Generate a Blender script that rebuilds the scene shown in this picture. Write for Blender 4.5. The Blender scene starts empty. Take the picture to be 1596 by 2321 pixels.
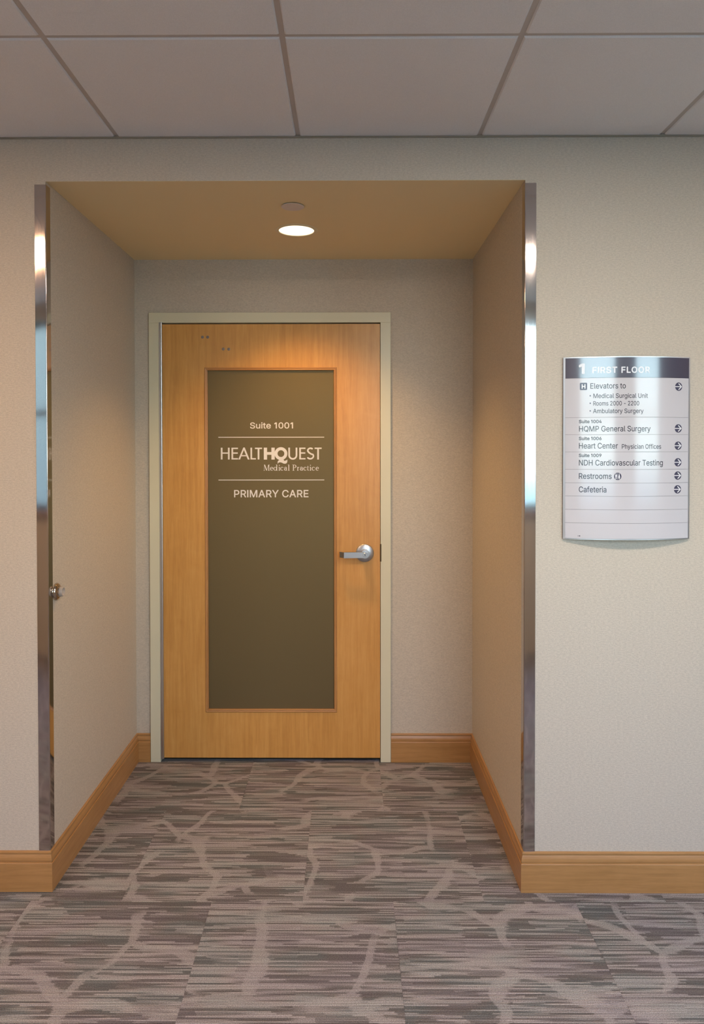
import bpy, bmesh, math, os, random
from mathutils import Vector, Matrix
random.seed(7)
C = bpy.context.scene.collection
scene = bpy.context.scene
PI = math.pi

# ------------------------------------------------------------------ camera
cam = bpy.data.objects.new('camera', bpy.data.cameras.new('camera')); C.objects.link(cam)
cam.data.sensor_fit = 'HORIZONTAL'; cam.data.sensor_width = 36.0
cam.data.lens = 1649.368/1596*36
cam.data.shift_x = 19.267/1596
cam.data.shift_y = -121.949/1596
cam.data.clip_start = .02
_right = Vector((0.99998376, 0.00556221, -0.00123987))
_fwd = Vector((-0.0055794, 0.9998819, -0.01431951))
_up = Vector((0.00116008, 0.0143262, 0.9998967))
_m = Matrix((_right, _up, -_fwd)).transposed().to_4x4()
_m.translation = Vector((0.0, -2.52524, 1.54962))
cam.matrix_world = _m
scene.camera = cam

# ------------------------------------------------------------------ exposure
vs = scene.view_settings
vs.view_transform = 'Standard'; vs.look = 'None'; vs.gamma = 1.0; vs.use_curve_mapping = False
vs.exposure = 0.0
try:
    scene.cycles.use_denoising = True
    scene.cycles.max_bounces = 10
    scene.cycles.diffuse_bounces = 6
    scene.cycles.caustics_reflective = False
    scene.cycles.caustics_refractive = False
except Exception:
    pass

# ------------------------------------------------------------------ light levels (all tuned here)
SKY = 9.6
TROFFER = {-2: ((1.0, .60, .35), 36), 2: ((1.0, .83, .70), 76), 6: ((1.0, .78, .70), 20), -6: ((1.0, .70, .50), 20)}   # tubes of unlike colour
DOWNLIGHT = 1.7      # face of the lens
BEAM = 74.0           # watts thrown down by its optic
BEAM_COL = (1.0, .56, .18)

# ------------------------------------------------------------------ key dimensions (metres)
XL, XR = -1.0446, 0.614      # alcove side walls
D = 1.049                    # alcove back wall
HA = 2.4722                  # alcove ceiling
HC = 2.6229                  # corridor ceiling
YB = -2.95                   # window wall behind the camera
T = .6266                    # ceiling module
TX0, TY = -.7968, .610
X0, X1 = -5.0, 5.0           # ends of the corridor
HB = .140                    # baseboard height

# ------------------------------------------------------------------ world: overcast sky
w = bpy.data.worlds.new('sky'); scene.world = w; w.use_nodes = True
nt = w.node_tree; nt.nodes.clear()
tc = nt.nodes.new('ShaderNodeTexCoord'); sx = nt.nodes.new('ShaderNodeSeparateXYZ')
rp = nt.nodes.new('ShaderNodeValToRGB'); bg = nt.nodes.new('ShaderNodeBackground'); ow = nt.nodes.new('ShaderNodeOutputWorld')
nt.links.new(tc.outputs['Generated'], sx.inputs[0]); nt.links.new(sx.outputs['Z'], rp.inputs[0])
e = rp.color_ramp.elements
e[0].position = 0.0; e[0].color = (.84, 1.0, 1.02, 1)
e[1].position = 1.0; e[1].color = (.44, .78, 1.70, 1)
nt.links.new(rp.outputs[0], bg.inputs[0]); bg.inputs[1].default_value = SKY
nt.links.new(bg.outputs[0], ow.inputs[0])
WIN = [(-3.05, -1.70), (.25, 1.55), (2.30, 3.60)]
WZ0, WZ1 = 1.08, 2.50
for a, b in WIN:      # portals only steer sampling of the sky through the real windows
    L = bpy.data.lights.new('window_portal', 'AREA'); L.shape = 'RECTANGLE'
    L.size = b-a; L.size_y = WZ1-WZ0; L.cycles.is_portal = True
    o = bpy.data.objects.new('window_portal', L); C.objects.link(o)
    o.location = ((a+b)/2, YB-.13, (WZ0+WZ1)/2); o.rotation_euler = (PI/2, 0, 0)

# ------------------------------------------------------------------ material helpers
def mat(name, col, rough=.5, metal=0.0, **kw):
    m = bpy.data.materials.new(name); m.use_nodes = True
    b = m.node_tree.nodes['Principled BSDF']
    b.inputs['Base Color'].default_value = (*col, 1); b.inputs['Roughness'].default_value = rough
    b.inputs['Metallic'].default_value = metal
    for k, v in kw.items():
        b.inputs[k.replace('_', ' ')].default_value = v
    return m
class N:
    """small node-graph builder"""
    def __init__(s, m):
        s.t = m.node_tree; s.b = s.t.nodes['Principled BSDF']
    def n(s, kind, **kw):
        x = s.t.nodes.new(kind)
        for k, v in kw.items(): setattr(x, k, v)
        return x
    def l(s, a, b): s.t.links.new(a, b)
    def put(s, sock, v):
        if hasattr(v, 'links') or hasattr(v, 'is_linked'): s.l(v, sock)
        else: sock.default_value = v
    def math(s, op, a, b=None, c=None, clamp=False):
        x = s.n('ShaderNodeMath', operation=op, use_clamp=clamp)
        s.put(x.inputs[0], a)
        if b is not None: s.put(x.inputs[1], b)
        if c is not None: s.put(x.inputs[2], c)
        return x.outputs[0]
    def mapping(s, src, scale=(1, 1, 1), loc=(0, 0, 0), rot=(0, 0, 0)):
        x = s.n('ShaderNodeMapping'); s.l(src, x.inputs[0])
        x.inputs['Scale'].default_value = scale; x.inputs['Location'].default_value = loc; x.inputs['Rotation'].default_value = rot
        return x.outputs[0]
    def noise(s, vec, scale=1, detail=2, rough=.5, dist=0, out='Fac'):
        x = s.n('ShaderNodeTexNoise'); s.l(vec, x.inputs['Vector'])
        x.inputs['Scale'].default_value = scale; x.inputs['Detail'].default_value = detail
        x.inputs['Roughness'].default_value = rough; x.inputs['Distortion'].default_value = dist
        return x.outputs[out]
    def ramp(s, fac, stops, interp='LINEAR'):
        x = s.n('ShaderNodeValToRGB'); x.color_ramp.interpolation = interp
        while len(x.color_ramp.elements) < len(stops): x.color_ramp.elements.new(.5)
        for el, (p, c) in zip(x.color_ramp.elements, stops):
            el.position = p; el.color = (*c, 1) if len(c) == 3 else c
        s.l(fac, x.inputs[0]); return x.outputs[0]
    def smooth(s, v, a, b):
        x = s.n('ShaderNodeMapRange', interpolation_type='SMOOTHSTEP')
        s.put(x.inputs['Value'], v); x.inputs['From Min'].default_value = a; x.inputs['From Max'].default_value = b
        return x.outputs[0]
    def mix(s, f, a, b, mode='MIX'):
        x = s.n('ShaderNodeMix', data_type='RGBA', blend_type=mode)
        s.put(x.inputs[0], f)
        for i, v in ((6, a), (7, b)):
            if isinstance(v, tuple): x.inputs[i].default_value = (*v, 1)
            else: s.l(v, x.inputs[i])
        return x.outputs[2]
    def bump(s, h, strength=.3, dist=.001):
        x = s.n('ShaderNodeBump'); x.inputs['Strength'].default_value = strength; x.inputs['Distance'].default_value = dist
        s.l(h, x.inputs['Height']); s.l(x.outputs[0], s.b.inputs['Normal'])
def coords(g, kind='Object'):
    return g.n('ShaderNodeTexCoord').outputs[kind]
def position(g):
    return g.n('ShaderNodeNewGeometry').outputs['Position']

def wallcover(name, col):
    m = mat(name, col, .62); g = N(m); p = position(g)
    a = g.noise(g.mapping(p, (95, 95, 260)), 1, 4, .6)
    f = g.noise(g.mapping(p, (240, 240, 520)), 1, 2, .6)
    h = g.math('ADD', g.math('MULTIPLY', a, .6), g.math('MULTIPLY', f, .6))
    dark = tuple(c*.86 for c in col); lite = tuple(min(1, c*1.13) for c in col)
    g.l(g.mix(g.smooth(h, .40, .80), dark, lite), g.b.inputs['Base Color'])
    g.bump(h, .5, .0012)
    return m
M_WALL = wallcover('woven_wallcovering', (.56, .50, .415))
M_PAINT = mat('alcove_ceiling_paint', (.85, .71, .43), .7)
M_BACK = mat('corridor_paint', (.55, .50, .42), .8)
def ceiling_tile_mat():
    m = mat('mineral_fibre', (.66, .63, .61), .9); g = N(m); p = position(g)
    a = g.noise(p, 420, 3, .7); b = g.noise(p, 5, 2)
    h = g.math('ADD', g.math('MULTIPLY', a, .8), g.math('MULTIPLY', b, .12))
    g.l(g.ramp(h, [(.30, (.74, .74, .76)), (.62, (.84, .83, .85))]), g.b.inputs['Base Color'])
    g.bump(a, .35, .001); return m
M_CTILE = ceiling_tile_mat()
M_TEE = mat('grid_paint', (.50, .46, .44), .45)
M_PLEN = mat('dark_plenum', (.05, .05, .05), .9)

def wood(name, cols, axis='Z', scale=1.0, rough=.38, blot=.35):
    """maple: axis = grain direction"""
    m = mat(name, cols[1], rough); g = N(m); p = position(g)
    st = {'Z': (60, 60, 3.0), 'X': (3.0, 60, 60), 'Y': (60, 3.0, 60)}[axis]
    bl = {'Z': (4.5, 4.5, 1.1), 'X': (1.1, 6, 6), 'Y': (6, 1.1, 6)}[axis]
    grain = g.noise(g.mapping(p, tuple(v*scale for v in st)), 1, 4, .6, .4)
    fine = g.noise(g.mapping(p, tuple(v*7*scale for v in st)), 1, 2, .6)
    blotch = g.noise(g.mapping(p, bl), 1, 3, .55, .8)
    figure = g.noise(g.mapping(p, (9, 9, 9)), 1, 3, .5, 1.5)
    h = g.math('ADD', g.math('MULTIPLY', grain, .42), g.math('MULTIPLY', blotch, blot))
    h = g.math('ADD', h, g.math('MULTIPLY', fine, .13)); h = g.math('ADD', h, g.math('MULTIPLY', figure, .12))
    g.l(g.ramp(h, [(.36, cols[0]), (.52, cols[1]), (.68, cols[2])]), g.b.inputs['Base Color'])
    g.bump(g.math('ADD', grain, fine), .06, .0005)
    m.node_tree.nodes['Principled BSDF'].inputs['Coat Weight'].default_value = .25
    m.node_tree.nodes['Principled BSDF'].inputs['Coat Roughness'].default_value = .3
    return m
DOORC = [(.52, .245, .055), (.635, .325, .085), (.72, .40, .125)]
M_DOOR = wood('maple_veneer_upright', DOORC, 'Z')
M_BEADZ = wood('maple_bead_upright', [(.43, .205, .065), (.56, .29, .105), (.65, .36, .15)], 'Z', blot=.1)
M_BEADX = wood('maple_bead_level', [(.43, .205, .065), (.56, .29, .105), (.65, .36, .15)], 'X', blot=.1)
BASEC = [(.37, .188, .062), (.465, .248, .090), (.54, .305, .128)]
M_BASEX = wood('maple_baseboard_along', BASEC, 'X', 1.6, blot=.2)
M_BASEY = wood('maple_baseboard_into', BASEC, 'Y', 1.6, blot=.2)

M_FRAME = mat('cream_enamel', (.70, .67, .50), .35)
M_STEEL = mat('brushed_stainless', (.56, .52, .50), .13, 1.0)
g = N(M_STEEL); p = position(g)
r_ = g.noise(g.mapping(p, (420, 420, 3)), 1, 3, .6)
g.l(g.math('ADD', g.math('MULTIPLY', r_, .08), .035), g.b.inputs['Roughness'])
M_SATIN = mat('satin_chrome', (.50, .51, .54), .36, 1.0)
M_ALU = mat('anodised_aluminium', (.62, .63, .66), .33, 1.0)
M_NICKEL = mat('polished_nickel', (.50, .42, .34), .12, 1.0)
M_RUBBER = mat('grey_rubber', (.40, .35, .31), .6)
M_BLACK = mat('black_gap', (.01, .01, .01), .8)
M_BRONZE = mat('dark_bronze', (.07, .045, .02), .5, .6)
M_PLUG = mat('zinc_plug', (.22, .19, .18), .45, .5)
M_FILM = mat('frosted_dark_glass', (.090, .075, .040), .50, 0.0, IOR=2.0, Specular_IOR_Level=.5, Specular_Tint=(1.0, .72, .36, 1))
g = N(M_FILM); p = position(g)
g.bump(g.noise(p, 500, 2), .05, .0005)
M_VINYL = mat('white_vinyl', (.78, .75, .72), .5)
M_SPRINK = mat('beige_enamel', (.74, .66, .62), .5)
M_TRIM = mat('white_enamel_trim', (.84, .72, .47), .5)
def emit(name, col, s):
    m = bpy.data.materials.new(name); m.use_nodes = True; n = m.node_tree; n.nodes.clear()
    q = n.nodes.new('ShaderNodeEmission'); q.inputs[0].default_value = (*col, 1); q.inputs[1].default_value = s
    o = n.nodes.new('ShaderNodeOutputMaterial'); n.links.new(q.outputs[0], o.inputs[0]); return m
M_DOWN = emit('lit_downlight', (1.0, .84, .62), DOWNLIGHT)
M_PANEL = mat('silver_insert', (.60, .585, .62), .45, .0, Coat_Weight=1.0, Coat_Roughness=.13, Coat_IOR=1.62, Specular_IOR_Level=.1)
M_NAVY = mat('navy_header', (.035, .032, .070), .4, .0, Coat_Weight=1.0, Coat_Roughness=.13, Coat_IOR=1.9)
M_INK = mat('dark_ink', (.035, .035, .05), .30, 0, Coat_Weight=1.0, Coat_Roughness=.13, Coat_IOR=1.42, Specular_IOR_Level=.1)
M_INK2 = mat('slate_ink', (.07, .07, .115), .30, 0, Coat_Weight=1.0, Coat_Roughness=.13, Coat_IOR=1.42, Specular_IOR_Level=.1)
M_WINK = mat('white_ink', (.78, .78, .82), .35, 0, Coat_Weight=1.0, Coat_Roughness=.2)

def carpet_mat():
    m = mat('tufted_carpet', (.3, .25, .23), .95); g = N(m)
    m.node_tree.nodes['Principled BSDF'].inputs['Specular IOR Level'].default_value = .1
    o = coords(g); rnd = g.n('ShaderNodeObjectInfo').outputs['Random']
    off = g.n('ShaderNodeCombineXYZ')
    g.l(g.math('MULTIPLY', rnd, 37.0), off.inputs[0]); g.l(g.math('MULTIPLY', rnd, 91.0), off.inputs[1])
    va = g.n('ShaderNodeVectorMath', operation='ADD'); g.l(o, va.inputs[0]); g.l(off.outputs[0], va.inputs[1])
    s = g.n('ShaderNodeSeparateXYZ'); g.l(va.outputs[0], s.inputs[0]); X, Y = s.outputs[0], s.outputs[1]
    PITCH = .0058
    row = g.math('FLOOR', g.math('DIVIDE', Y, PITCH))
    yq = g.math('MULTIPLY', row, PITCH)
    def vec(a, b, c=0.0):
        q = g.n('ShaderNodeCombineXYZ'); g.put(q.inputs[0], a); g.put(q.inputs[1], b); g.put(q.inputs[2], c); return q.outputs[0]
    # jagged edge of everything: each row is shifted a little
    wn = g.n('ShaderNodeTexWhiteNoise', noise_dimensions='1D'); g.l(row, wn.inputs['W'])
    xj = g.math('ADD', X, g.math('MULTIPLY', wn.outputs['Value'], .008))
    bars = g.noise(vec(g.math('MULTIPLY', xj, 3.2), g.math('MULTIPLY', yq, 29)), 1, 1, .5)
    dash = g.noise(vec(g.math('MULTIPLY', xj, 2.6), g.math('MULTIPLY', row, 7.31), 5.0), 1, 1, .5)
    big = g.noise(vec(g.math('MULTIPLY', X, 1.8), g.math('MULTIPLY', Y, 5.0), 3.0), 1, 1, .5)
    bars = g.math('ADD', bars, g.math('MULTIPLY', g.math('SUBTRACT', big, .5), .45))
    mb = g.smooth(bars, .552, .562)
    md = g.smooth(dash, .47, .57)
    mb = g.math('MULTIPLY', mb, g.math('ADD', .62, g.math('MULTIPLY', g.smooth(dash, .36, .52), .38)))
    # light branches: edges of large wobbly cells, staggered row by row
    def branch(sc, seed, half):
        n1 = g.noise(vec(g.math('MULTIPLY', X, 4.0), g.math('MULTIPLY', yq, 4.0), seed), 1, 1, .5)
        n2 = g.noise(vec(g.math('MULTIPLY', X, 4.0), g.math('MULTIPLY', yq, 4.0), seed+10), 1, 1, .5)
        vx = g.math('ADD', g.math('MULTIPLY', xj, sc), g.math('MULTIPLY', n1, .55))
        vy = g.math('ADD', g.math('MULTIPLY', yq, sc*.92), g.math('MULTIPLY', n2, .55))
        vo = g.n('ShaderNodeTexVoronoi', feature='DISTANCE_TO_EDGE', voronoi_dimensions='2D')
        g.l(vec(g.math('ADD', vx, seed), vy), vo.inputs['Vector']); vo.inputs['Scale'].default_value = 1.0
        patch = g.noise(vec(g.math('MULTIPLY', X, 3.2), g.math('MULTIPLY', yq, 3.2), seed+21), 1, 1, .5)
        w_ = g.math('ADD', vo.outputs['Distance'], g.math('MULTIPLY', wn.outputs['Value'], .012))
        return g.math('MULTIPLY', g.smooth(w_, half*sc*1.25, half*sc*.85), g.smooth(patch, .40, .46))
    br = g.math('MULTIPLY', branch(3.2, 3.0, .016), .68)
    nb = g.math('SUBTRACT', 1.0, br)
    # row-to-row tone, yarn speckle
    tone = g.n('ShaderNodeTexWhiteNoise', noise_dimensions='2D'); g.l(vec(row, g.math('FLOOR', g.math('MULTIPLY', xj, 5.5))), tone.inputs['Vector'])
    spk = g.noise(vec(g.math('MULTIPLY', X, 330), g.math('MULTIPLY', Y, 420)), 1, 1, .6)
    hue = g.noise(vec(g.math('MULTIPLY', X, 4.5), g.math('MULTIPLY', Y, 11), 2.0), 1, 1, .5)
    lite = g.ramp(hue, [(.38, (.40, .365, .370)), (.5, (.415, .38, .370)), (.62, (.39, .38, .37))])
    dark = g.ramp(hue, [(.36, (.125, .108, .112)), (.5, (.118, .106, .10)), (.62, (.104, .112, .112))])
    mid = g.math('ADD', g.math('MULTIPLY', md, .62), g.math('MULTIPLY', tone.outputs['Value'], .34))
    f = g.math('MAXIMUM', g.math('MULTIPLY', mb, .88), mid)
    f = g.math('MULTIPLY', f, g.math('ADD', g.math('MULTIPLY', nb, .95), .05))
    col = g.mix(f, lite, dark)
    col = g.mix(g.math('MULTIPLY', br, .12), col, (.42, .39, .37))
    # rib groove: bump, plus shade between tufted rows painted into the colour
    fr = g.math('ABSOLUTE', g.math('SUBTRACT', g.math('FRACT', g.math('DIVIDE', Y, PITCH)), .5))
    rib = g.smooth(fr, .5, .18)
    spf = g.ramp(spk, [(.30, (.62, .62, .62)), (.68, (1.34, 1.34, 1.34))])
    col = g.mix(1.0, col, spf, 'MULTIPLY')
    col = g.mix(g.math('MULTIPLY', g.math('SUBTRACT', 1.0, rib), .45), col, g.mix(1.0, col, (.55, .52, .50), 'MULTIPLY'))
    g.l(col, g.b.inputs['Base Color'])
    g.bump(g.math('ADD', rib, g.math('MULTIPLY', spk, .7)), .8, .0025)
    return m
M_CARPET = carpet_mat()
M_SLAB = mat('concrete_slab', (.2, .2, .2), .9)
M_GROUND = mat('grass_and_asphalt', (.16, .20, .13), .9)
g = N(M_GROUND); p = position(g)
g.l(g.ramp(g.noise(p, .25, 3), [(.45, (.14, .19, .09)), (.55, (.30, .31, .30))]), g.b.inputs['Base Color'])
M_CLEAR = bpy.data.materials.new('window_glass'); M_CLEAR.use_nodes = True
_n = M_CLEAR.node_tree; _n.nodes.clear()
_a = _n.nodes.new('ShaderNodeBsdfTransparent'); _a.inputs[0].default_value = (.93, .97, .96, 1)
_b = _n.nodes.new('ShaderNodeBsdfGlossy'); _b.inputs[1].default_value = .02
_x = _n.nodes.new('ShaderNodeMixShader'); _x.inputs[0].default_value = .06
_o = _n.nodes.new('ShaderNodeOutputMaterial')
_n.links.new(_a.outputs[0], _x.inputs[1]); _n.links.new(_b.outputs[0], _x.inputs[2]); _n.links.new(_x.outputs[0], _o.inputs[0])
M_WFRAME = mat('window_aluminium', (.14, .12, .11), .4, .6)

# ------------------------------------------------------------------ mesh helpers
def obj(name, bm, m, parent=None, smooth=False, **props):
    bmesh.ops.recalc_face_normals(bm, faces=bm.faces)
    me = bpy.data.meshes.new(name); bm.to_mesh(me); bm.free()
    if m: me.materials.append(m)
    if smooth:
        for f in me.polygons: f.use_smooth = True
        try: me.set_sharp_from_angle(angle=R(35))
        except Exception: pass
    o = bpy.data.objects.new(name, me); C.objects.link(o)
    if parent: o.parent = parent
    for k, v in props.items(): o[k] = v
    return o
R = math.radians
def empty(name, loc=(0, 0, 0), **props):
    o = bpy.data.objects.new(name, None); C.objects.link(o); o.location = loc
    o.empty_display_size = .05
    for k, v in props.items(): o[k] = v
    return o
def local(o):      # children are modelled in world coordinates: keep them there under a moved empty
    return Matrix.Translation(-Vector(o.location))
def kid(name, bm, m, parent, **kw):
    bmesh.ops.transform(bm, matrix=local(parent), verts=bm.verts)
    return obj(name, bm, m, parent, **kw)
def add_box(bm, x0, x1, y0, y1, z0, z1, bev=0, seg=1):
    r = bmesh.ops.create_cube(bm, size=1)
    vs_ = r['verts']
    for v in vs_:
        v.co = Vector((x0 if v.co.x < 0 else x1, y0 if v.co.y < 0 else y1, z0 if v.co.z < 0 else z1))
    if bev:
        es = {e for v in vs_ for e in v.link_edges}
        bmesh.ops.bevel(bm, geom=list(es), offset=bev, segments=seg, affect='EDGES', profile=.5)
    return bm
def box(x0, x1, y0, y1, z0, z1, bev=0, seg=1):
    return add_box(bmesh.new(), x0, x1, y0, y1, z0, z1, bev, seg)
def prism(bm, pts, mapf, a, b):
    """extrude closed 2-D outline pts between a and b; mapf(u, v, t) -> xyz"""
    A = [bm.verts.new(mapf(u, v, a)) for u, v in pts]; B = [bm.verts.new(mapf(u, v, b)) for u, v in pts]
    n = len(pts)
    bm.faces.new(A[::-1]); bm.faces.new(B)
    for i in range(n): bm.faces.new((A[i], A[(i+1) % n], B[(i+1) % n], B[i]))
    return bm
def lathe(bm, prof, origin, axis, seg=48, up=None):
    """prof: (r, h) pairs; h measured along axis from origin"""
    ax = Vector(axis).normalized(); u = ax.orthogonal().normalized(); v = ax.cross(u); O = Vector(origin)
    rings = []
    for r, h in prof:
        if r < 1e-6: rings.append([bm.verts.new(O+ax*h)])
        else: rings.append([bm.verts.new(O+ax*h+(u*math.cos(2*PI*k/seg)+v*math.sin(2*PI*k/seg))*r) for k in range(seg)])
    for a, b in zip(rings, rings[1:]):
        for k in range(seg):
            k2 = (k+1) % seg
            q = [a[k % len(a)], a[k2 % len(a)], b[k2 % len(b)], b[k % len(b)]]
            q2 = []
            for x in q:
                if x not in q2: q2.append(x)
            if len(q2) > 2: bm.faces.new(q2)
    return bm

# ------------------------------------------------------------------ room shell
S = dict(kind='structure')
# front wall with the alcove opening: one U-shaped slab
bm = bmesh.new()
prism(bm, [(X0, 0), (XL, 0), (XL, HA), (XR, HA), (XR, 0), (X1, 0), (X1, 2.75), (X0, 2.75)], lambda u, v, t: (u, t, v), 0, .03)
obj('wall_front', bm, M_WALL, **S)
obj('wall_left', box(XL-.10, XL, .03, D+.10, 0, 2.75), M_WALL, **S)
obj('wall_right', box(XR, XR+.10, .03, D+.10, 0, 2.75), M_WALL, **S)
# alcove back wall with the door opening
FX0, FX1, FZ = -.9730, .2115, 2.2115      # outer edges of the door frame
bm = bmesh.new()
prism(bm, [(XL, 0), (FX0+.012, 0), (FX0+.012, FZ-.012), (FX1-.012, FZ-.012), (FX1-.012, 0), (XR, 0), (XR, HA+.1), (XL, HA+.1)],
      lambda u, v, t: (u, t, v), D, D+.10)
obj('wall_back', bm, M_WALL, **S)
bm = box(XL+.0004, XR-.0004, .03, D, HA-.0004, HA+.08); add_box(bm, XL+.0004, XR-.0004, .0005, .03, HA-.0004, HA)
obj('ceiling_alcove', bm, M_PAINT, **S)
# room beyond the door, closed and unlit
bm = bmesh.new(); add_box(bm, XL-.1, XR+.1, D+.9, D+1.0, 0, 2.75)
add_box(bm, XL-.1, XL, D+.1, D+.9, 0, 2.75); add_box(bm, XR, XR+.1, D+.1, D+.9, 0, 2.75)
add_box(bm, XL, XR, D+.1, D+.9, 2.6, 2.75)
obj('wall_beyond', bm, M_BACK, **S)
# corridor: ends and window wall
obj('wall_corridor_left', box(X0-.1, X0, YB-.15, .03, 0, 2.75), M_BACK, **S)
obj('wall_corridor_right', box(X1, X1+.1, YB-.15, .03, 0, 2.75), M_BACK, **S)
bm = bmesh.new()
add_box(bm, X0, X1, YB-.15, YB, 0, WZ0); add_box(bm, X0, X1, YB-.15, YB, WZ1, 2.75)
xs = [X0]+[v for ab in WIN for v in ab]+[X1]
for i in range(0, len(xs), 2): add_box(bm, xs[i], xs[i+1], YB-.15, YB, WZ0, WZ1)
obj('wall_window_side', bm, M_BACK, **S)
for i, (a, b) in enumerate(WIN):
    wn_ = empty('window_%d' % (i+1), ((a+b)/2, YB-.08, WZ0), **S)
    bm = bmesh.new(); f = .045
    add_box(bm, a, b, YB-.11, YB-.05, WZ0, WZ0+f, .003); add_box(bm, a, b, YB-.11, YB-.05, WZ1-f, WZ1, .003)
    add_box(bm, a, a+f, YB-.11, YB-.05, WZ0+f, WZ1-f, .003); add_box(bm, b-f, b, YB-.11, YB-.05, WZ0+f, WZ1-f, .003)
    kid('window_frame', bm, M_WFRAME, wn_)
    kid('transom_bar', box(a+f, b-f, YB-.10, YB-.06, 1.79, 1.835, .003), M_WFRAME, wn_)
    kid('glass_pane', box(a+f, b-f, YB-.083, YB-.077, WZ0+f, 1.79), M_CLEAR, wn_)
    kid('glass_pane', box(a+f, b-f, YB-.083, YB-.077, 1.835, WZ1-f), M_CLEAR, wn_)
    kid('window_sill', box(a-.03, b+.03, YB-.05, YB+.04, WZ0-.03, WZ0, .004, 2), M_BASEX, wn_)
bm = box(-40, 40, -60, YB-.16, -.45, -.35)
obj('ground', bm, M_GROUND, **S)

# unseen block added outside the left window to dim its daylight and reflection
dim_block = obj('window_dimming_block', box(-16, -1.2, -11, -8.5, -.35, 4.6), mat('dimming_block_dark', (.15, .16, .14), .8), **S)

# ------------------------------------------------------------------ floor: slab and carpet tiles (children)
floor = obj('floor', box(X0, X1, YB, D+.9, -.12, -.0075), M_SLAB, **S)
CT = .6205; SEAM0 = -.0600; XA = .1545; CG = .0003
cache = {}
def carpet_tile(x0, x1, y0, y1):
    key = (round(x1-x0, 4), round(y1-y0, 4))
    if key not in cache:
        a, b = (x1-x0)/2-CG, (y1-y0)/2-CG
        bm = box(-a, a, -b, b, -.0075, 0, .0004)
        bmesh.ops.recalc_face_normals(bm, faces=bm.faces)
        me = bpy.data.meshes.new('carpet_tile'); bm.to_mesh(me); bm.free(); me.materials.append(M_CARPET); cache[key] = me
    o = bpy.data.objects.new('carpet_tile', cache[key]); C.objects.link(o); o.parent = floor
    o.location = ((x0+x1)/2, (y0+y1)/2, 0)
    return o
for r in range(-5, 2):
    y0 = SEAM0+r*CT; y1 = y0+CT
    stag = 0 if r % 2 else .5
    yy0, yy1 = max(y0, YB), min(y1, D+.03)
    if yy1-yy0 < .02: continue
    for c in range(-10, 10):
        x0 = XA+(c+stag)*CT; x1 = x0+CT
        lo, hi = (XL, XR) if r >= 1 else (X0, X1)
        if r == 0: lo, hi = XL-.4, XR+.4
        a, b = max(x0, lo), min(x1, hi)
        if r == 0: a, b = x0, x1
        if b-a < .02: continue
        if r == 0 and (x1 < XL or x0 > XR):
            carpet_tile(a, b, yy0, .0295); continue
        carpet_tile(a, b, yy0, yy1)
# ------------------------------------------------------------------ ceiling: tegular tiles in a fine-line grid
ceil_ = obj('ceiling', box(X0, X1, YB, .0, HC+.05, HC+.13), M_PLEN, **S)
GW = .0075                    # half width of the visible tee
LIGHTCELLS = [(-2, -3), (2, -3), (6, -3), (-6, -3)]
ys = [0, -TY, -2*TY, -3*TY, -4*TY, YB]
kx0 = math.floor((X0-TX0)/T); kx1 = math.ceil((X1-TX0)/T)
tcache = {}
def ctile(x0, x1, y0, y1, wl=GW, wr=GW, wn_=GW, wf=GW):
    a0, a1, b0, b1 = x0+wl, x1-wr, y0+wn_, y1-wf
    key = (round(a1-a0, 4), round(b1-b0, 4))
    if key not in tcache:
        hx, hy = (a1-a0)/2, (b1-b0)/2; bm = bmesh.new()
        c1 = .004
        L = [(hx, hy, .012), (hx, hy, c1), (hx-c1, hy-c1, 0)]
        rings = [[bm.verts.new((sx_*x, sy_*y, z)) for sx_, sy_ in ((-1, -1), (1, -1), (1, 1), (-1, 1))] for x, y, z in L]
        for A, B in zip(rings, rings[1:]):
            for k in range(4): bm.faces.new((A[k], A[(k+1) % 4], B[(k+1) % 4], B[k]))
        bm.faces.new(rings[0]); bm.faces.new(rings[-1])
        bmesh.ops.recalc_face_normals(bm, faces=bm.faces)
        me = bpy.data.meshes.new('ceiling_tile'); bm.to_mesh(me); bm.free(); me.materials.append(M_CTILE); tcache[key] = me
    o = bpy.data.objects.new('ceiling_tile', tcache[key]); C.objects.link(o); o.parent = ceil_
    o.location = ((a0+a1)/2, (b0+b1)/2, HC)
for k in range(kx0, kx1):
    x0, x1 = max(TX0+k*T, X0), min(TX0+(k+1)*T, X1)
    for j in range(5):
        if x1-x0 < .06: continue
        if j == 2 and k in (-2, 2, 6, -6): continue
        ctile(x0, x1, ys[j+1], ys[j], wf=.0005 if j == 0 else GW)
for k in range(kx0+1, kx1):
    x = TX0+k*T
    if X0 < x < X1:
        bm = box(x-.0072, x+.0072, YB, -.001, HC+.0045, HC+.007); add_box(bm, x-.001, x+.001, YB, -.001, HC+.007, HC+.04)
        obj('main_tee', bm, M_TEE, ceil_)
for j in (1, 2, 3, 4):
    bm = box(X0, X1, ys[j]-.0072, ys[j]+.0072, HC+.0046, HC+.0071); add_box(bm, X0, X1, ys[j]-.001, ys[j]+.001, HC+.0071, HC+.04)
    obj('cross_tee', bm, M_TEE, ceil_)
obj('wall_angle', box(X0, X1, -.0065, 0, HC-.0055, HC-.0005, .0008), mat('wall_angle_paint', (.30, .27, .21), .5), ceil_)

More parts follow.
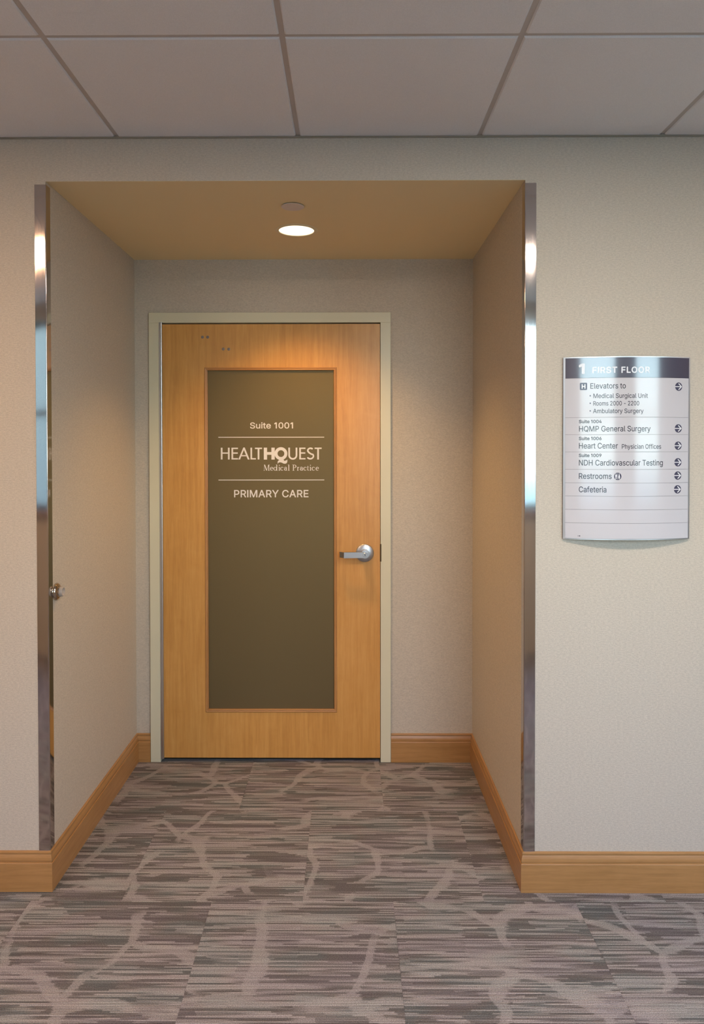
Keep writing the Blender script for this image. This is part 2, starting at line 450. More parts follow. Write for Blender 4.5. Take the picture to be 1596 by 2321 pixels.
# corridor troffers (outside the frame, mirrored in the steel guards; they light the scene)
tl = {-2: 'square ceiling light nearest the left corner guard', 2: 'square ceiling light nearest the right corner guard',
      6: 'square ceiling light at the far right end of the corridor', -6: 'square ceiling light at the far left end of the corridor'}
for k in (-2, 2, 6, -6):
    x0 = TX0+k*T; x1 = x0+T; y0, y1 = ys[3], ys[2]
    t = empty('ceiling_light', ((x0+x1)/2, (y0+y1)/2, HC), label=tl[k], category='ceiling light', group='square lights in the corridor ceiling')
    bm = bmesh.new(); f = .035
    for q in ((x0+GW, x1-GW, y0+GW, y0+f), (x0+GW, x1-GW, y1-f, y1-GW), (x0+GW, x0+f, y0+f, y1-f), (x1-f, x1-GW, y0+f, y1-f)):
        add_box(bm, *q, HC, HC+.02, .001)
    kid('housing', bm, M_TEE, t)
    yd = y0+.31 if k == 2 else y1-f      # the right fixture has its lens along the window side only
    kid('diffuser', box(x0+f, x1-f, y0+f, yd, HC+.006, HC+.012), emit('lit_diffuser', *TROFFER[k]), t)
    if k == 2: kid('cover', box(x0+f, x1-f, yd, y1-f, HC+.002, HC+.012), M_CTILE, t)

# ------------------------------------------------------------------ baseboards
BP = [(0, 0), (.0120, 0), (.0120, .0985), (.0113, .1000), (.0088, .1005), (.0086, .1035), (.0098, .1060), (.0102, .1100), (.0092, .1170),
      (.0070, .1240), (.0055, .1280), (.0050, .1300), (.0068, .1312), (.0072, .1345), (.0062, .1385), (.0040, .1400), (0, .1400)]
def baseboard(name, p0, p1, nrm, m0, m1, m):
    """p0->p1 along the wall foot, nrm towards the room; m0/m1: +1 outside mitre, -1 inside mitre, 0 butt"""
    a, b, n = Vector((*p0, 0)), Vector((*p1, 0)), Vector((*nrm, 0)); d = (b-a).normalized()
    bm = bmesh.new()
    A = [bm.verts.new(a+n*(t+.0002)-d*m0*t+Vector((0, 0, z))) for t, z in BP]
    B = [bm.verts.new(b+n*(t+.0002)+d*m1*t+Vector((0, 0, z))) for t, z in BP]
    k = len(BP); bm.faces.new(A); bm.faces.new(B[::-1])
    for i in range(k): bm.faces.new((A[i], B[i], B[(i+1) % k], A[(i+1) % k]))
    return obj(name, bm, m, smooth=False, **S)
baseboard('baseboard_front_left', (X0, 0), (XL, 0), (0, -1), 0, 1, M_BASEX)
baseboard('baseboard_front_right', (XR, 0), (X1, 0), (0, -1), 1, 0, M_BASEX)
baseboard('baseboard_left', (XL, 0), (XL, D), (1, 0), 1, -1, M_BASEY)
baseboard('baseboard_right', (XR, 0), (XR, D), (-1, 0), 1, -1, M_BASEY)
baseboard('baseboard_back_left', (XL, D), (FX0-.001, D), (0, -1), -1, 0, M_BASEX)
baseboard('baseboard_back_right', (FX1+.001, D), (XR, D), (0, -1), 0, -1, M_BASEX)

# ------------------------------------------------------------------ stainless corner guards
def guard(name, cx, s, label):
    """cx: wall corner x; s=+1 when the alcove lies towards +x"""
    G, th, r = .0375, .0016, .0035
    out = []
    # outer outline in plan: front flange end -> nose -> return flange end, then back along the inside
    out.append((cx-s*(G-.0), -.0022)); 
    nx, ny = cx+s*.0022-s*r, -.0022+r
    for k in range(9):
        a = -PI/2+k*(PI/2)/8
        out.append((nx+s*r*math.cos(a), ny+r*math.sin(a)))
    out.append((cx+s*.0022, .034)); out.append((cx+s*.0003, .034)); out.append((cx+s*.0003, -.0003)); out.append((cx-s*G, -.0003))
    bm = bmesh.new(); prism(bm, out, lambda u, v, t: (u, v, t), HB+.0005, 2.461)
    o = obj(name, bm, M_STEEL, smooth=True)
    o['label'] = label; o['category'] = 'corner guard'
    return o
guard('corner_guard', XL, 1, 'tall brushed stainless steel corner guard on the left edge of the alcove')
guard('corner_guard', XR, -1, 'tall brushed stainless steel corner guard on the right edge of the alcove, by the sign')

# ------------------------------------------------------------------ door
YD = 1.037
door = empty('door_1', (-.38, YD, 0), **S)
LX0, LX1, LZ0, LZ1 = -.9075, .1590, .0220, 2.1545
# hollow-metal frame: face, jamb return and stop
bm = bmesh.new()
def frame_run(pts_face):
    pass
jf = .0500
for x0, x1 in ((FX0, FX0+jf), (FX1-jf, FX1)):
    add_box(bm, x0, x1, YD, D+.10+.012, 0, FZ-jf, .0012)
add_box(bm, FX0, FX1, YD, D+.10+.012, FZ-jf, FZ, .0012)
add_box(bm, FX0+jf, FX0+jf+.016, YD+.052, YD+.11, 0, FZ-jf)         # stops
add_box(bm, FX1-jf-.016, FX1-jf, YD+.052, YD+.11, 0, FZ-jf)
add_box(bm, FX0+jf+.016, FX1-jf-.016, YD+.052, YD+.11, FZ-jf-.016, FZ-jf)
kid('door_frame', bm, M_FRAME, door)
# leaf with opening
GX0, GX1, GZ0, GZ1 = -.6860, -.0670, .2620, 1.9290     # visible glass
BW = .0145
bm = bmesh.new()
hx0, hx1, hz0, hz1 = GX0-.004, GX1+.004, GZ0-.004, GZ1+.004
y0, y1 = YD+.002, YD+.047
O = [(LX0, LZ0), (LX1, LZ0), (LX1, LZ1), (LX0, LZ1)]; I = [(hx0, hz0), (hx1, hz0), (hx1, hz1), (hx0, hz1)]
vf = {}
for tag, P in (('O', O), ('I', I)):
    for yy in (y0, y1):
        vf[tag, yy] = [bm.verts.new((x, yy, z)) for x, z in P]
for k in range(4):
    k2 = (k+1) % 4
    for yy in (y0, y1): bm.faces.new((vf['O', yy][k], vf['O', yy][k2], vf['I', yy][k2], vf['I', yy][k]))
    for tag in 'OI': bm.faces.new((vf[tag, y0][k], vf[tag, y0][k2], vf[tag, y1][k2], vf[tag, y1][k]))
kid('door_leaf', bm, M_DOOR, door)
# glazing beads, mitred, ogee section: (distance outward from the sight line, proud height)
BEAD = [(0, -.010), (0, .0005), (.0010, .0022), (.0032, .0030), (.0050, .0026), (.0062, .0018), (.0075, .0020), (.0100, .0034), (.0125, .0034), (BW, .0018), (BW, -.0005)]
def bead(c0, c1, out, m):
    a, b, n = Vector((c0[0], y0, c0[1])), Vector((c1[0], y0, c1[1])), Vector((out[0], 0, out[1])); d = (b-a).normalized()
    bm = bmesh.new()
    A = [bm.verts.new(a+n*t-d*t+Vector((0, -h, 0))) for t, h in BEAD]; B = [bm.verts.new(b+n*t+d*t+Vector((0, -h, 0))) for t, h in BEAD]
    k = len(BEAD); bm.faces.new(A); bm.faces.new(B[::-1])
    for i in range(k): bm.faces.new((A[i], B[i], B[(i+1) % k], A[(i+1) % k]))
    kid('glazing_bead', bm, m, door)
bead((GX0, GZ0), (GX0, GZ1), (-1, 0), M_BEADZ); bead((GX1, GZ0), (GX1, GZ1), (1, 0), M_BEADZ)
bead((GX0, GZ0), (GX1, GZ0), (0, -1), M_BEADX); bead((GX0, GZ1), (GX1, GZ1), (0, 1), M_BEADX)
YG = y0+.0095
pane = kid('glass_pane', box(GX0-.004, GX1+.004, YG, YG+.006, GZ0-.004, GZ1+.004), M_FILM, door, label='dark olive frosted glass pane with white lettering')
# continuous hinge
bm = box(-.9225, -.9155, YD-.0015, YD+.010, .0190, 2.1640, .0008)
hg = kid('continuous_hinge', bm, M_ALU, door, label='full-height aluminium continuous hinge')
bm = bmesh.new(); lathe(bm, [(0, .019), (.0052, .019), (.0052, 2.164), (0, 2.164)], (-.9112, YD-.0005, 0), (0, 0, 1), 20)
kid('hinge_barrel', bm, M_ALU, hg, smooth=True) if False else None
bmesh.ops.transform(bm, matrix=local(door), verts=bm.verts)
obj('hinge_barrel', bm, M_ALU, hg, smooth=True)
# screw plugs
for x, z in ((-.7095, 2.0917), (-.6840, 2.0917), (-.6078, 2.0334), (-.5808, 2.0328)):
    bm = bmesh.new(); lathe(bm, [(0, .0012), (.0055, .0012), (.0072, .0004), (.0072, -.001)], (x, y0, z), (0, -1, 0), 24)
    kid('screw_plug', bm, M_PLUG, door, smooth=True)
kid('strike_plate', box(.1585, .1655, YD-.0012, YD+.004, .991, 1.078, .0015), M_BRONZE, door, label='dark bronze strike plate')
# door sweep shadow strip / threshold
kid('threshold', box(FX0+jf, FX1-jf, YD+.045, YD+.12, 0, .006, .001), M_BRONZE, door)
# lever set
HX, HZ = .0839, 1.0330
h = kid('door_handle', lathe(bmesh.new(), [(0, .0095), (.0200, .0095), (.0205, .0080), (.0400, .0062), (.0436, .0035), (.0442, 0), (0, 0)], (HX, y0, HZ), (0, -1, 0), 64), M_SATIN, door, smooth=True, label='satin chrome lever handle with round rose')
def hk(name, bm, m, **kw):
    bmesh.ops.transform(bm, matrix=local(door), verts=bm.verts); return obj(name, bm, m, h, **kw)
hk('neck', lathe(bmesh.new(), [(.0205, .008), (.0205, .022), (.0192, .0225), (.0192, .024), (.0205, .0245), (.0205, .030), (.0188, .0305), (.0188, .032), (.0200, .0325), (.0200, .044), (0, .044)], (HX, y0, HZ), (0, -1, 0), 48), M_SATIN, smooth=True)
# lever: plan outline (x, depth), extruded in height, rounded head at the neck
bm = bmesh.new()
yF = y0-.066; hh = .0136
zc = HZ-.0005
pts = []
for k in range(13):
    a = -PI/2+k*PI/12
    pts.append((HX+.001+hh*math.cos(a)*1.0, zc+hh*math.sin(a)))
pts += [(-.018, zc+hh-.001), (-.018, zc-hh-.0018)]
prism(bm, pts, lambda u, v, t: (u, t, v), yF, yF+.012)
prism(bm, [(-.0182, yF+.0005), (-.0182, yF+.0115), (-.0345, yF+.030), (-.0395, yF+.028)], lambda u, v, t: (u, v, t), zc-hh-.0012, zc+hh-.0015)
bmesh.ops.bevel(bm, geom=[e_ for e_ in bm.edges if e_.calc_face_angle(0) > .6], offset=.0008, segments=2, affect='EDGES')
lathe(bm, [(.0136, 0), (.0136, .026)], (HX+.001, yF+.012, zc), (0, 1, 0), 32)
hk('lever', bm, M_SATIN, smooth=True)
hk('key_cylinder', lathe(bmesh.new(), [(.0105, -.0006), (.0105, .0012), (.0095, .0020), (0, .0020)], (HX-.0005, yF, zc), (0, -1, 0), 32), M_SATIN, smooth=True)
bm = box(HX-.0012, HX+.0012, yF-.0026, yF-.0019, zc-.0055, zc+.0050); add_box(bm, HX-.0030, HX+.0015, yF-.0026, yF-.0019, zc+.0006, zc+.0030)
hk('keyhole', bm, M_BLACK)

# ------------------------------------------------------------------ lettering tools
FONT = None
try:
    _d = bpy.utils.system_resource('DATAFILES', path='fonts')
    FONT = bpy.data.fonts.load(os.path.join(_d, 'Inter.woff2'))
except Exception:
    FONT = None
from mathutils.geometry import delaunay_2d_cdt
def _outline(txt):
    cu = bpy.data.curves.new('lettering_curve', 'FONT'); cu.body = txt
    if FONT: cu.font = FONT
    cu.size = 1.0; cu.resolution_u = 3; cu.fill_mode = 'NONE'
    o = bpy.data.objects.new('lettering_curve', cu); C.objects.link(o)
    bpy.context.view_layer.update()
    me = bpy.data.meshes.new_from_object(o.evaluated_get(bpy.context.evaluated_depsgraph_get()))
    v = [tuple(q.co[:2]) for q in me.vertices]; e = [tuple(q.vertices) for q in me.edges]
    bpy.data.objects.remove(o); bpy.data.curves.remove(cu); bpy.data.meshes.remove(me)
    return v, e
def _xspan(txt):
    v, _e = _outline(txt); return min(q[0] for q in v), max(q[0] for q in v)
_glyphs = {}
def glyph(ch):
    """(verts, tris, advance) of one character, filled by winding number so that overlapping outlines are safe"""
    if ch in _glyphs: return _glyphs[ch]
    hh = _xspan('HH'); hc = _xspan('H'+ch+'H'); adv = (hc[1]-hc[0])-(hh[1]-hh[0])
    if ch == ' ':
        _glyphs[ch] = ([], [], adv); return _glyphs[ch]
    if ch in 'I1':      # plain upright I and a one without a foot, as on the signs
        c_ = cap_height(); st_ = .135*c_
        if ch == 'I': q = [[(.10, 0), (.10+.135, 0), (.10+.135, 1), (.10, 1)]]; adv = .335*c_
        else: q = [[(.34, 0), (.475, 0), (.475, 1), (.34, 1)], [(.13, .70), (.34, .84), (.34, 1), (.30, 1), (.13, .86)]]; adv = .66*c_
        V_, T_ = [], []
        for pl in q:
            b0 = len(V_); V_ += [(x*c_, y*c_) for x, y in pl]; T_.append(tuple(range(b0, b0+len(pl))))
        _glyphs[ch] = (V_, T_, adv); return _glyphs[ch]
    v, e = _outline(ch)
    nxt = {}
    for a, b in e: nxt.setdefault(a, []).append(b); nxt.setdefault(b, []).append(a)
    loops, seen = [], set()
    for st_ in range(len(v)):
        if st_ in seen or st_ not in nxt: continue
        lp = [st_]; seen.add(st_); cur = st_
        while True:
            n_ = [q for q in nxt[cur] if q not in seen]
            if not n_: break
            cur = (cur+1 if cur+1 in n_ else n_[0]); lp.append(cur); seen.add(cur)
        loops.append([v[i] for i in lp])
    V2, E2 = [], []
    for lp in loops:
        b0 = len(V2); V2 += [Vector(q) for q in lp]; E2 += [(b0+i, b0+(i+1) % len(lp)) for i in range(len(lp))]
    ov, oe, of = delaunay_2d_cdt(V2, E2, [], 0, 1e-6)[:3]
    def wind(x, y):
        w_ = 0
        for lp in loops:
            for (x1, y1), (x2, y2) in zip(lp, lp[1:]+lp[:1]):
                if (y1 <= y) != (y2 <= y) and x < x1+(y-y1)*(x2-x1)/(y2-y1): w_ += 1 if y2 > y1 else -1
        return w_
    tris = []
    for f in of:
        cx_ = sum(ov[i][0] for i in f)/len(f); cy_ = sum(ov[i][1] for i in f)/len(f)
        if wind(cx_, cy_) != 0: tris.append(tuple(f))
    _glyphs[ch] = ([(q[0], q[1]) for q in ov], tris, adv)
    return _glyphs[ch]
def text_mesh(txt, spacing=1.0):
    V, F, x = [], [], 0.0
    for ch in txt:
        v, f, adv = glyph(ch); b = len(V)
        V += [(q[0]+x, q[1]) for q in v]; F += [tuple(i+b for i in t) for t in f]
        x += adv*spacing
    return V, F
_capH = None
def cap_height():
    global _capH
    if _capH is None: _capH = max(q[1] for q in _outline('H')[0])
    return _capH
def put_text(bm, s, u0, u1, vb, cap, mapf, bold=0.0, spacing=1.0):
    v, f = text_mesh(s, spacing)
    x0 = min(q[0] for q in v); x1 = max(q[0] for q in v); ch = cap_height()
    kx = (u1-u0)/(x1-x0); ky = cap/ch
    # heavier weights: the same outline laid down a few times, each a hair apart
    sh = [(0, 0)]+([(bold*math.cos(k*PI/4), bold*math.sin(k*PI/4)) for k in range(8)] if bold else [])
    for i, (dx, dy) in enumerate(sh):
        P = [bm.verts.new(mapf(u0+(x-x0)*kx+dx*cap, vb+y*ky+dy*cap, i*1.2e-5)) for x, y in v]
        for q in f:
            try: bm.faces.new([P[j] for j in q])
            except ValueError: pass
_lift = [0]
def lift():
    _lift[0] = (_lift[0]+1) % 12      # neighbouring strokes never lie in one plane
    return _lift[0]*8e-6
def poly(bm, pts, mapf):
    h = lift(); bm.faces.new([bm.verts.new(mapf(p[0], p[1], h)) for p in pts])
def stroke(bm, pts, w, mapf):
    """polyline with per-point width as a mitred ribbon"""
    W = list(w) if isinstance(w, (list, tuple)) else [w]*len(pts)
    keep = [i for i in range(len(pts)) if i == 0 or (Vector(pts[i])-Vector(pts[i-1])).length > 1e-6]
    pts = [pts[i] for i in keep]; W = [W[i] for i in keep]
    h = lift(); n = len(pts)
    Lf, Rt = [], []
    for i in range(n):
        a = Vector(pts[max(i-1, 0)]); b = Vector(pts[min(i+1, n-1)]); d = (b-a)
        d = d.normalized() if d.length > 0 else Vector((1, 0)); nn = Vector((-d.y, d.x)); k = 1.0
        if 0 < i < n-1:
            d1 = (Vector(pts[i])-a).normalized(); k = 1/max(.5, abs(nn.dot(Vector((-d1.y, d1.x)))))
        Lf.append(bm.verts.new(mapf(*(Vector(pts[i])+nn*W[i]/2*k), h))); Rt.append(bm.verts.new(mapf(*(Vector(pts[i])-nn*W[i]/2*k), h)))
    for i in range(n-1): bm.faces.new((Lf[i], Lf[i+1], Rt[i+1], Rt[i]))
def arc(cx, cy, rx, ry, a0, a1, n=24):
    return [(cx+rx*math.cos(R(a0+(a1-a0)*k/n)), cy+ry*math.sin(R(a0+(a1-a0)*k/n))) for k in range(n+1)]
def stuff_up(bm, vec):
    """give flat lettering a little body: extrude along vec"""
    bmesh.ops.recalc_face_normals(bm, faces=bm.faces)
    r = bmesh.ops.extrude_face_region(bm, geom=bm.faces[:])
    bmesh.ops.translate(bm, vec=vec, verts=[v for v in r['geom'] if isinstance(v, bmesh.types.BMVert)])
def letter_child(bm, parent_root, parent, m, name='lettering'):
    bmesh.ops.transform(bm, matrix=local(parent_root), verts=bm.verts); return obj(name, bm, m, parent)

# ---- words on the door glass (drawn on the glass plane, metres)
YT = YG-.0003
flat = lambda x, z, lift=0.0: (x, YT-lift, z)
def door_word(bm):
    letter_child(bm, door, pane, M_VINYL)
bm = bmesh.new(); put_text(bm, 'Suite 1001', -.4784, -.2682, 1.6453, .0285, flat, .022); door_word(bm)
bm = bmesh.new(); put_text(bm, 'PRIMARY CARE', -.5577, -.1931, 1.3072, .0345, flat, .022, 1.03); door_word(bm)
for z in (1.6019, 1.3917):
    bm = bmesh.new(); poly(bm, [(-.6350, z-.0018), (-.1147, z-.0018), (-.1147, z+.0018), (-.6350, z+.0018)], flat); door_word(bm)
KA = .00033973
big = lambda X, Y, h=0.0: flat(-.6265+(X-57.5)*KA, 1.4928+(265-Y)*KA, h)
bm = bmesh.new(); V, Hh = 24, 19
def rect(x0, x1, y0_, y1_): poly(bm, [(x0, y0_), (x1, y0_), (x1, y1_), (x0, y1_)], big)
rect(68, 68+V, 95, 265); rect(171, 195, 95, 265); rect(68+V, 171, 163, 163+Hh)                      # H
def letE(x, w_):
    rect(x, x+V, 95, 265); rect(x+V, x+w_, 95, 95+Hh); rect(x+V, x+w_-2, 163, 163+Hh); rect(x+V, x+w_, 265-Hh, 265)
letE(222, 94)
poly(bm, [(320, 265), (394, 92), (414, 92), (402, 128), (346, 265)], big)                               # A
poly(bm, [(394, 92), (414, 92), (484, 265), (458, 265), (402, 128)], big); rect(362, 440, 202, 202+17)
rect(497, 520, 95, 265); rect(520, 575, 265-Hh, 265)                                              # L
rect(562, 665, 95, 95+Hh); rect(601, 626, 95+Hh, 265)                                             # T
rect(690, 737, 95, 267); rect(800, 848, 95, 267); rect(737, 800, 158, 198)                        # bold H
stroke(bm, arc(938, 181, 71, 71, 90, 450, 50), 44, big); rect(915, 960, 238, 268)                                            # bold Q ring
tail_t = [(892, 292), (905, 278), (922, 272), (950, 276), (975, 284), (1000, 284), (1018, 276), (1030, 266)]
tail_b = [(888, 326), (905, 312), (925, 306), (950, 312), (978, 326), (1000, 328), (1018, 320), (1029, 304)]
for i in range(len(tail_t)-1): poly(bm, [tail_t[i], tail_t[i+1], tail_b[i+1], tail_b[i]], big)
poly(bm, [(905, 255), (972, 255), (984, 286), (950, 282), (915, 278)], big)
stroke(bm, [(1057, 95), (1057, 205)]+arc(1110, 205, 53, 52, 180, 0, 20)+[(1163, 95)], 24, big)    # U
bm.faces.ensure_lookup_table()
letE(1203, 90)
sp = arc(1363, 141, 40, 38, -25, -180, 14)[::1]
stroke(bm, arc(1366, 138, 40, 34, -40, -190, 16)+[(1345, 168), (1380, 190)]+arc(1362, 216, 46, 40, -35, 150, 16), 22, big)  # S
rect(1425, 1527, 95, 95+Hh); rect(1463, 1487, 95+Hh, 267)                                         # T
door_word(bm)
# Medical Practice, high-contrast roman
KB = .00019706
sm = lambda X, Y, h=0.0: flat(-.4140+(X-77)*KB, 1.4372+(242-Y)*KB, h)
bm = bmesh.new(); TK, TN = 20, 8
def st(pts, w_): stroke(bm, pts, w_, sm)
def ser(x, y, w_=34): st([(x-w_/2, y), (x+w_/2, y)], 6)
def ring(cx, cy, rx, ry, a0=0, a1=360):
    P = arc(cx, cy, rx, ry, a0, a1, 28)
    Wd = [TN+(TK-TN)*abs(math.cos(R(a0+(a1-a0)*k/28)))**1.5 for k in range(29)]
    st(P, Wd)
st([(97, 238), (105, 95)], 7); st([(108, 93), (160, 236)], 22); st([(158, 236), (205, 93)], 7); st([(213, 93), (213, 238)], TK)
ser(97, 237, 30); ser(215, 237, 44); ser(104, 95, 26); ser(222, 95, 26)
def e_(cx):
    ring(cx, 193, 30, 42, 42, 352); st([(cx-26, 188), (cx+33, 188)], 8)
def c_(cx):
    ring(cx, 193, 32, 42, -320, -45); st([(cx+20, 160), (cx+30, 172)], 15)
def a_(cx):
    st([(cx+18, 160), (cx+18, 232), (cx+34, 234)], [TK*.9, TK*.9, 8]); ring(cx-6, 208, 24, 26, 20, 300)
    st(arc(cx-4, 170, 24, 22, 180, 350, 14), 9); st([(cx-26, 166), (cx-20, 176)], 13)
e_(285); c0 = 372; ring(372, 193, 34, 42); st([(412, 92), (412, 236)], TK); ser(400, 93, 20); ser(420, 237, 24)
def i_(x):
    st([(x, 148), (x, 236)], TK); ser(x, 237, 42); ser(x-10, 149, 22); st([(x-10, 106), (x+10, 106)], 19)
i_(475); c_(542); a_(635); st([(712, 92), (712, 236)], TK); ser(712, 237, 42); ser(702, 93, 22)
st([(828, 94), (828, 236)], TK); ser(828, 237, 50); ser(816, 95, 36); ring(850, 132, 40, 36, -90, 90); st([(828, 96), (852, 96)], 8); st([(828, 168), (852, 168)], 8)
st([(936, 150), (936, 236)], TK); ser(936, 237, 42); ser(926, 151, 22); st([(946, 175), (956, 158), (972, 156)], [8, 10, 16])
a_(1030); c_(1118); st([(1186, 122), (1186, 222), (1198, 236), (1214, 228)], [10, TK, 12, 7]); st([(1168, 150), (1212, 150)], 8)
i_(1252); c_(1325); e_(1422)
door_word(bm)

# ------------------------------------------------------------------ directory sign, bowed out from the wall
XC, ZC, SAG, HWd = .962, 1.5465, .035, .2175
sign = empty('directory_sign', (XC, 0, 1.2345), label='bowed silver wall directory with navy FIRST FLOOR header, right of the alcove', category='sign')
_pc = (0.44523339, 0.45334141, 0.26139438, 0.97901631, -0.01058565)
def U(zx):        # layout unit of the artwork -> distance across the sign
    t = (zx/4.75+1260-1421.5)/657.5
    return (((_pc[0]*t+_pc[1])*t+_pc[2])*t+_pc[3])*t+_pc[4]
def Zv(zy): return ZC-(zy/4.75+790-1016)/657.5
def surf(u, z, off=0.0):
    y = -.008-SAG*(1-(u/HWd)**2); sl = 2*SAG*u/HWd**2; k = 1/math.sqrt(1+sl*sl)
    return (XC+u+sl*k*off, y-k*off, z)
def strip(u0, u1, z0, z1, off, th, n=28, bev=0):
    bm = bmesh.new(); cols = []
    for i in range(n+1):
        u = u0+(u1-u0)*i/n
        cols.append([bm.verts.new(surf(u, z0, off)), bm.verts.new(surf(u, z1, off)), bm.verts.new(surf(u, z1, off-th)), bm.verts.new(surf(u, z0, off-th))])
    for a, b in zip(cols, cols[1:]):
        for k in range(4): bm.faces.new((a[k], a[(k+1) % 4], b[(k+1) % 4], b[k]))
    bm.faces.new(cols[0]); bm.faces.new(cols[-1])
    bmesh.ops.recalc_face_normals(bm, faces=bm.faces)
    return bm
UL, UR = -HWd+.0065, HWd-.0045
ZT, ZBt = ZC+.3118-.002, ZC-.3118+.0015
# body behind the inserts (closed back to the wall)
bm = bmesh.new()
pts = [(XC+u, surf(u, 0, -.0022)[1]) for u in [(-HWd+.001)+(2*HWd-.002)*i/24 for i in range(25)]]+[(XC+HWd-.001, -.0005), (XC-HWd+.001, -.0005)]
prism(bm, pts, lambda a, b, t: (a, b, t), ZC-.3118, ZC+.3118)
kid('backing', bm, mat('grey_backing', (.20, .20, .21), .5), sign)
for s_ in (-1, 1):
    a = -HWd-.0002 if s_ < 0 else UR+.0002; b = UL-.0002 if s_ < 0 else HWd+.0002
    bm = strip(a, b, ZC-.3118, ZC+.3118, .0014, .0036, 4); kid('side_rail', bm, M_ALU, sign, smooth=True)
for z0, z1 in ((ZC+.3098, ZC+.3128), (ZC-.3128, ZC-.3104)):
    bm = strip(-HWd, HWd, z0, z1, .0018, .004, 30); kid('end_cap', bm, M_ALU, sign, smooth=True)
zl = [322, 743, 927, 1111, 1298, 1443, 1585, 1729, 1873]
zz = [Zv(v) for v in zl]+[ZC-.3102]
header = kid('header_panel', strip(UL, UR, zz[0]+.0002, ZC+.3096, .0006, .002), M_NAVY, sign, smooth=True, label='glossy navy header strip')
panels = []
for a, b in zip(zz, zz[1:]):
    panels.append(kid('insert_panel', strip(UL, UR, b+.0005, a-.0005, 0, .002), M_PANEL, sign, smooth=True))
on = lambda off: (lambda u, z, lift=0.0: surf(u, z, off+lift))
def words(par, items, m, off):
    bm = bmesh.new()
    for s_, a, b, top, base, bold in items:
        put_text(bm, s_, U(a), U(b), Zv(base), (base-top)/4.75/657.5, on(off), bold, 1.10 if par is header else 1.0)
    letter_child(bm, sign, par, m)
def disc(bm, cx, cy, rx, ry, off, n=32): poly(bm, [(U(cx+rx*math.cos(2*PI*k/n)), Zv(cy+ry*math.sin(2*PI*k/n))) for k in range(n)], on(off))
words(header, [('1', 252, 302, 172, 273, .06)], M_WINK, .0009)
words(header, [('FIRST', 393, 655, 209, 270, .05), ('FLOOR', 705, 1005, 209, 270, .05)], M_WINK, .0009)
O1 = .0003
words(panels[0], [('Elevators to', 370, 750, 379, 436, .012), ('Medical Surgical Unit', 403, 988, 490, 537, .012),
                  ('Rooms 2000 - 2200', 403, 895, 571, 617, .012), ('Ambulatory Surgery', 400, 942, 652, 698, .012)], M_INK, O1)
words(panels[1], [('Suite 1004', 249, 491, 770, 803, .045), ('HQMP General Surgery', 250, 1018, 835, 893, .012)], M_INK, O1)
words(panels[2], [('Suite 1006', 249, 491, 951, 984, .045), ('Heart Center', 250, 668, 1016, 1075, .012), ('Physician Offices', 712, 1133, 1030, 1078, .012)], M_INK, O1)
words(panels[3], [('Suite 1009', 249, 491, 1132, 1165, .045), ('NDH Cardiovascular Testing', 250, 1152, 1197, 1256, .012)], M_INK, O1)
words(panels[4], [('Restrooms', 250, 602, 1340, 1399, .012)], M_INK, O1)
words(panels[5], [('Cafeteria', 250, 546, 1483, 1543, .012)], M_INK, O1)
for y in (512, 592, 673):
    bm = bmesh.new(); disc(bm, 369, y, 8, 8, O1, 12); letter_child(bm, sign, panels[0], M_INK2, 'bullet_dot')
# H badge
bm = bmesh.new()
rr = 9; pp = []
for cx, cy, a0 in ((326, 381, -90), (326, 441, 0), (266, 441, 90), (266, 381, 180)):
    for k in range(6): pp.append((U(cx+rr*math.cos(R(a0+18*k))), Zv(cy+rr*math.sin(R(a0+18*k)))))
poly(bm, pp, on(O1)); stuff_up(bm, (0, .0001, 0)); letter_child(bm, sign, panels[0], M_INK2, 'hospital_badge')
bm = bmesh.new(); mp = lambda X, Y, h=0.0: surf(U(X), Zv(Y), O1+.0002+h)
for q in ((276, 287, 387, 435), (306, 317, 387, 435), (287, 306, 406, 416)): poly(bm, [(q[0], q[2]), (q[1], q[2]), (q[1], q[3]), (q[0], q[3])], mp)
letter_child(bm, sign, panels[0], M_WINK, 'badge_letter')
# arrow roundels
for par, cx, cy in ((0, 1319, 414), (1, 1317, 861), (2, 1316, 1046), (3, 1315, 1224), (4, 1314, 1366), (5, 1312, 1514)):
    bm = bmesh.new(); disc(bm, cx, cy, 38, 45, O1); stuff_up(bm, (0, .0001, 0)); letter_child(bm, sign, panels[par], M_INK2, 'arrow_roundel')
    bm = bmesh.new()
    stroke(bm, [(cx-38, cy), (cx+22, cy)], 9, mp); stroke(bm, [(cx-1, cy-33), (cx+29, cy), (cx-1, cy+33)], 10, mp)
    letter_child(bm, sign, panels[par], M_WINK, 'arrow')
# restroom roundel
bm = bmesh.new(); disc(bm, 668, 1372, 40, 40, O1); stuff_up(bm, (0, .0001, 0)); letter_child(bm, sign, panels[4], M_INK2, 'restroom_roundel')
bm = bmesh.new()
for cx, fem in ((650, 0), (684, 1)):
    disc(bm, cx, 1347, 4.5, 5, O1+.0002, 12)
    if fem: poly(bm, [(cx-4, 1354), (cx+4, 1354), (cx+11, 1386), (cx-11, 1386)], mp)
    else: poly(bm, [(cx-9, 1354), (cx+9, 1354), (cx+8, 1378), (cx-8, 1378)], mp)
    stroke(bm, [(cx-4, 1376), (cx-4, 1401)], 5, mp); stroke(bm, [(cx+4, 1376), (cx+4, 1401)], 5, mp)
stroke(bm, [(667, 1338), (667, 1406)], 3, mp)
letter_child(bm, sign, panels[4], M_WINK, 'restroom_figures')
bm = bmesh.new(); poly(bm, [(240, 2009), (246, 2009), (246, 2018), (240, 2018)], lambda X, Y, h=0.0: surf(U(X), Zv(Y), O1+h)); poly(bm, [(253, 2008), (266, 2008), (266, 2018), (253, 2018)], lambda X, Y, h=0.0: surf(U(X), Zv(Y), O1+h))
letter_child(bm, sign, panels[8], M_INK, 'maker_mark')

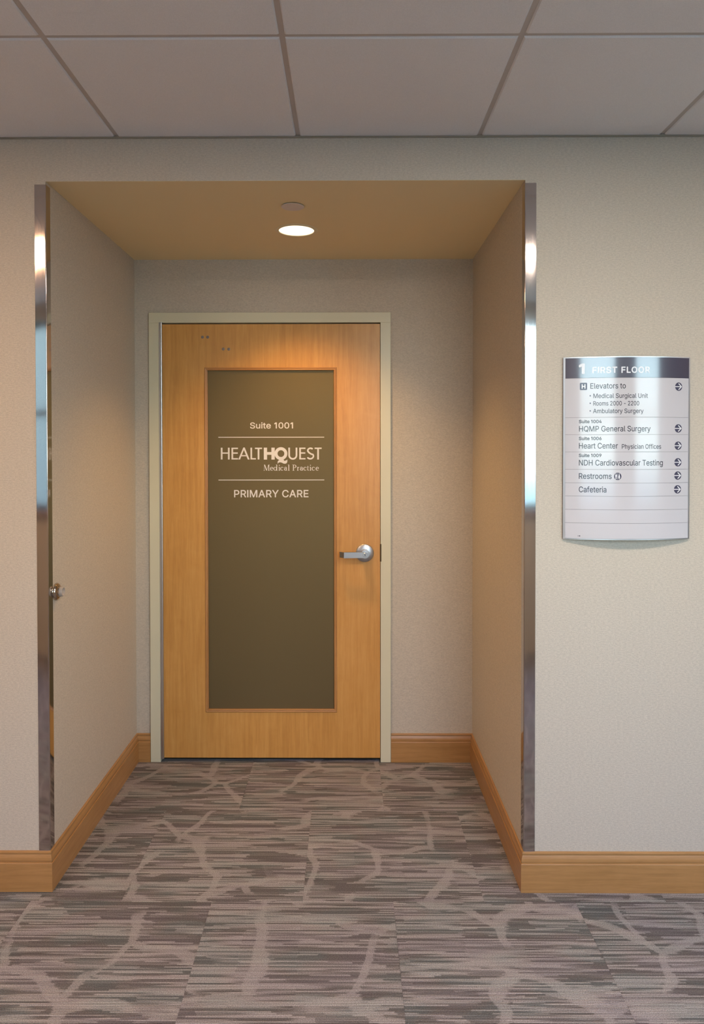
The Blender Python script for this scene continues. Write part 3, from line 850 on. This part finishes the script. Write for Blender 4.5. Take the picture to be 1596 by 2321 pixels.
# ------------------------------------------------------------------ wall door stop on the left alcove wall
ds = empty('door_stop', (XL, .0640, 1.0367), label='small nickel wall door stop with grey rubber bumper inside the alcove', category='door stop')
o_ = (XL+.0003, .0640, 1.0367)
kid('base', lathe(bmesh.new(), [(0, 0), (.0305, 0), (.0310, .003), (.0295, .0075), (.0250, .0115), (.0190, .0135), (.0185, .0170), (0, .0170)], o_, (1, 0, 0), 48), M_NICKEL, ds, smooth=True)
kid('bumper', lathe(bmesh.new(), [(0, .0170), (.0178, .0172), (.0172, .0250), (.0160, .0275), (.0140, .0282), (.0125, .0270), (.0070, .0235), (0, .0225)], o_, (1, 0, 0), 40), M_RUBBER, ds, smooth=True)

# ------------------------------------------------------------------ alcove ceiling fittings
sp_ = empty('sprinkler_cover', (-.208, .2595, HA), label='small round beige sprinkler cover plate in front of the downlight', category='sprinkler cover')
kid('cover_plate', lathe(bmesh.new(), [(0, -.0060), (.0425, -.0060), (.0436, -.0052), (.0436, -.0044), (.0425, -.0038), (0, -.0038)], (-.208, .2595, HA), (0, 0, 1), 56), M_SPRINK, sp_, smooth=True)
kid('cup', lathe(bmesh.new(), [(0, -.0038), (.0330, -.0038), (.0330, -.0001), (0, -.0001)], (-.208, .2595, HA), (0, 0, 1), 40), M_BLACK, sp_, smooth=True)  # black colour stands in for the shade of the gap above the plate
dl = empty('downlight', (-.2155, .5735, HA), label='round recessed downlight, lit, in the alcove ceiling', category='downlight')
kid('trim_ring', lathe(bmesh.new(), [(.0745, -.0001), (.0750, -.0030), (.0780, -.0036), (.0890, -.0024), (.0905, -.0010), (.0905, -.0001)], (-.2155, .5735, HA), (0, 0, 1), 72), M_TRIM, dl, smooth=True)
kid('lens', lathe(bmesh.new(), [(0, -.0022), (.0700, -.0018), (.0745, -.0008), (.0745, -.0002), (0, -.0002)], (-.2155, .5735, HA), (0, 0, 1), 64), M_DOWN, dl, smooth=True)

bl = bpy.data.lights.new('downlight_beam', 'SPOT'); bl.energy = BEAM; bl.color = BEAM_COL
bl.spot_size = R(112); bl.spot_blend = .75; bl.shadow_soft_size = .055
bo = bpy.data.objects.new('downlight_beam', bl); C.objects.link(bo); bo.parent = dl; bo.location = (0, 0, -.0080)
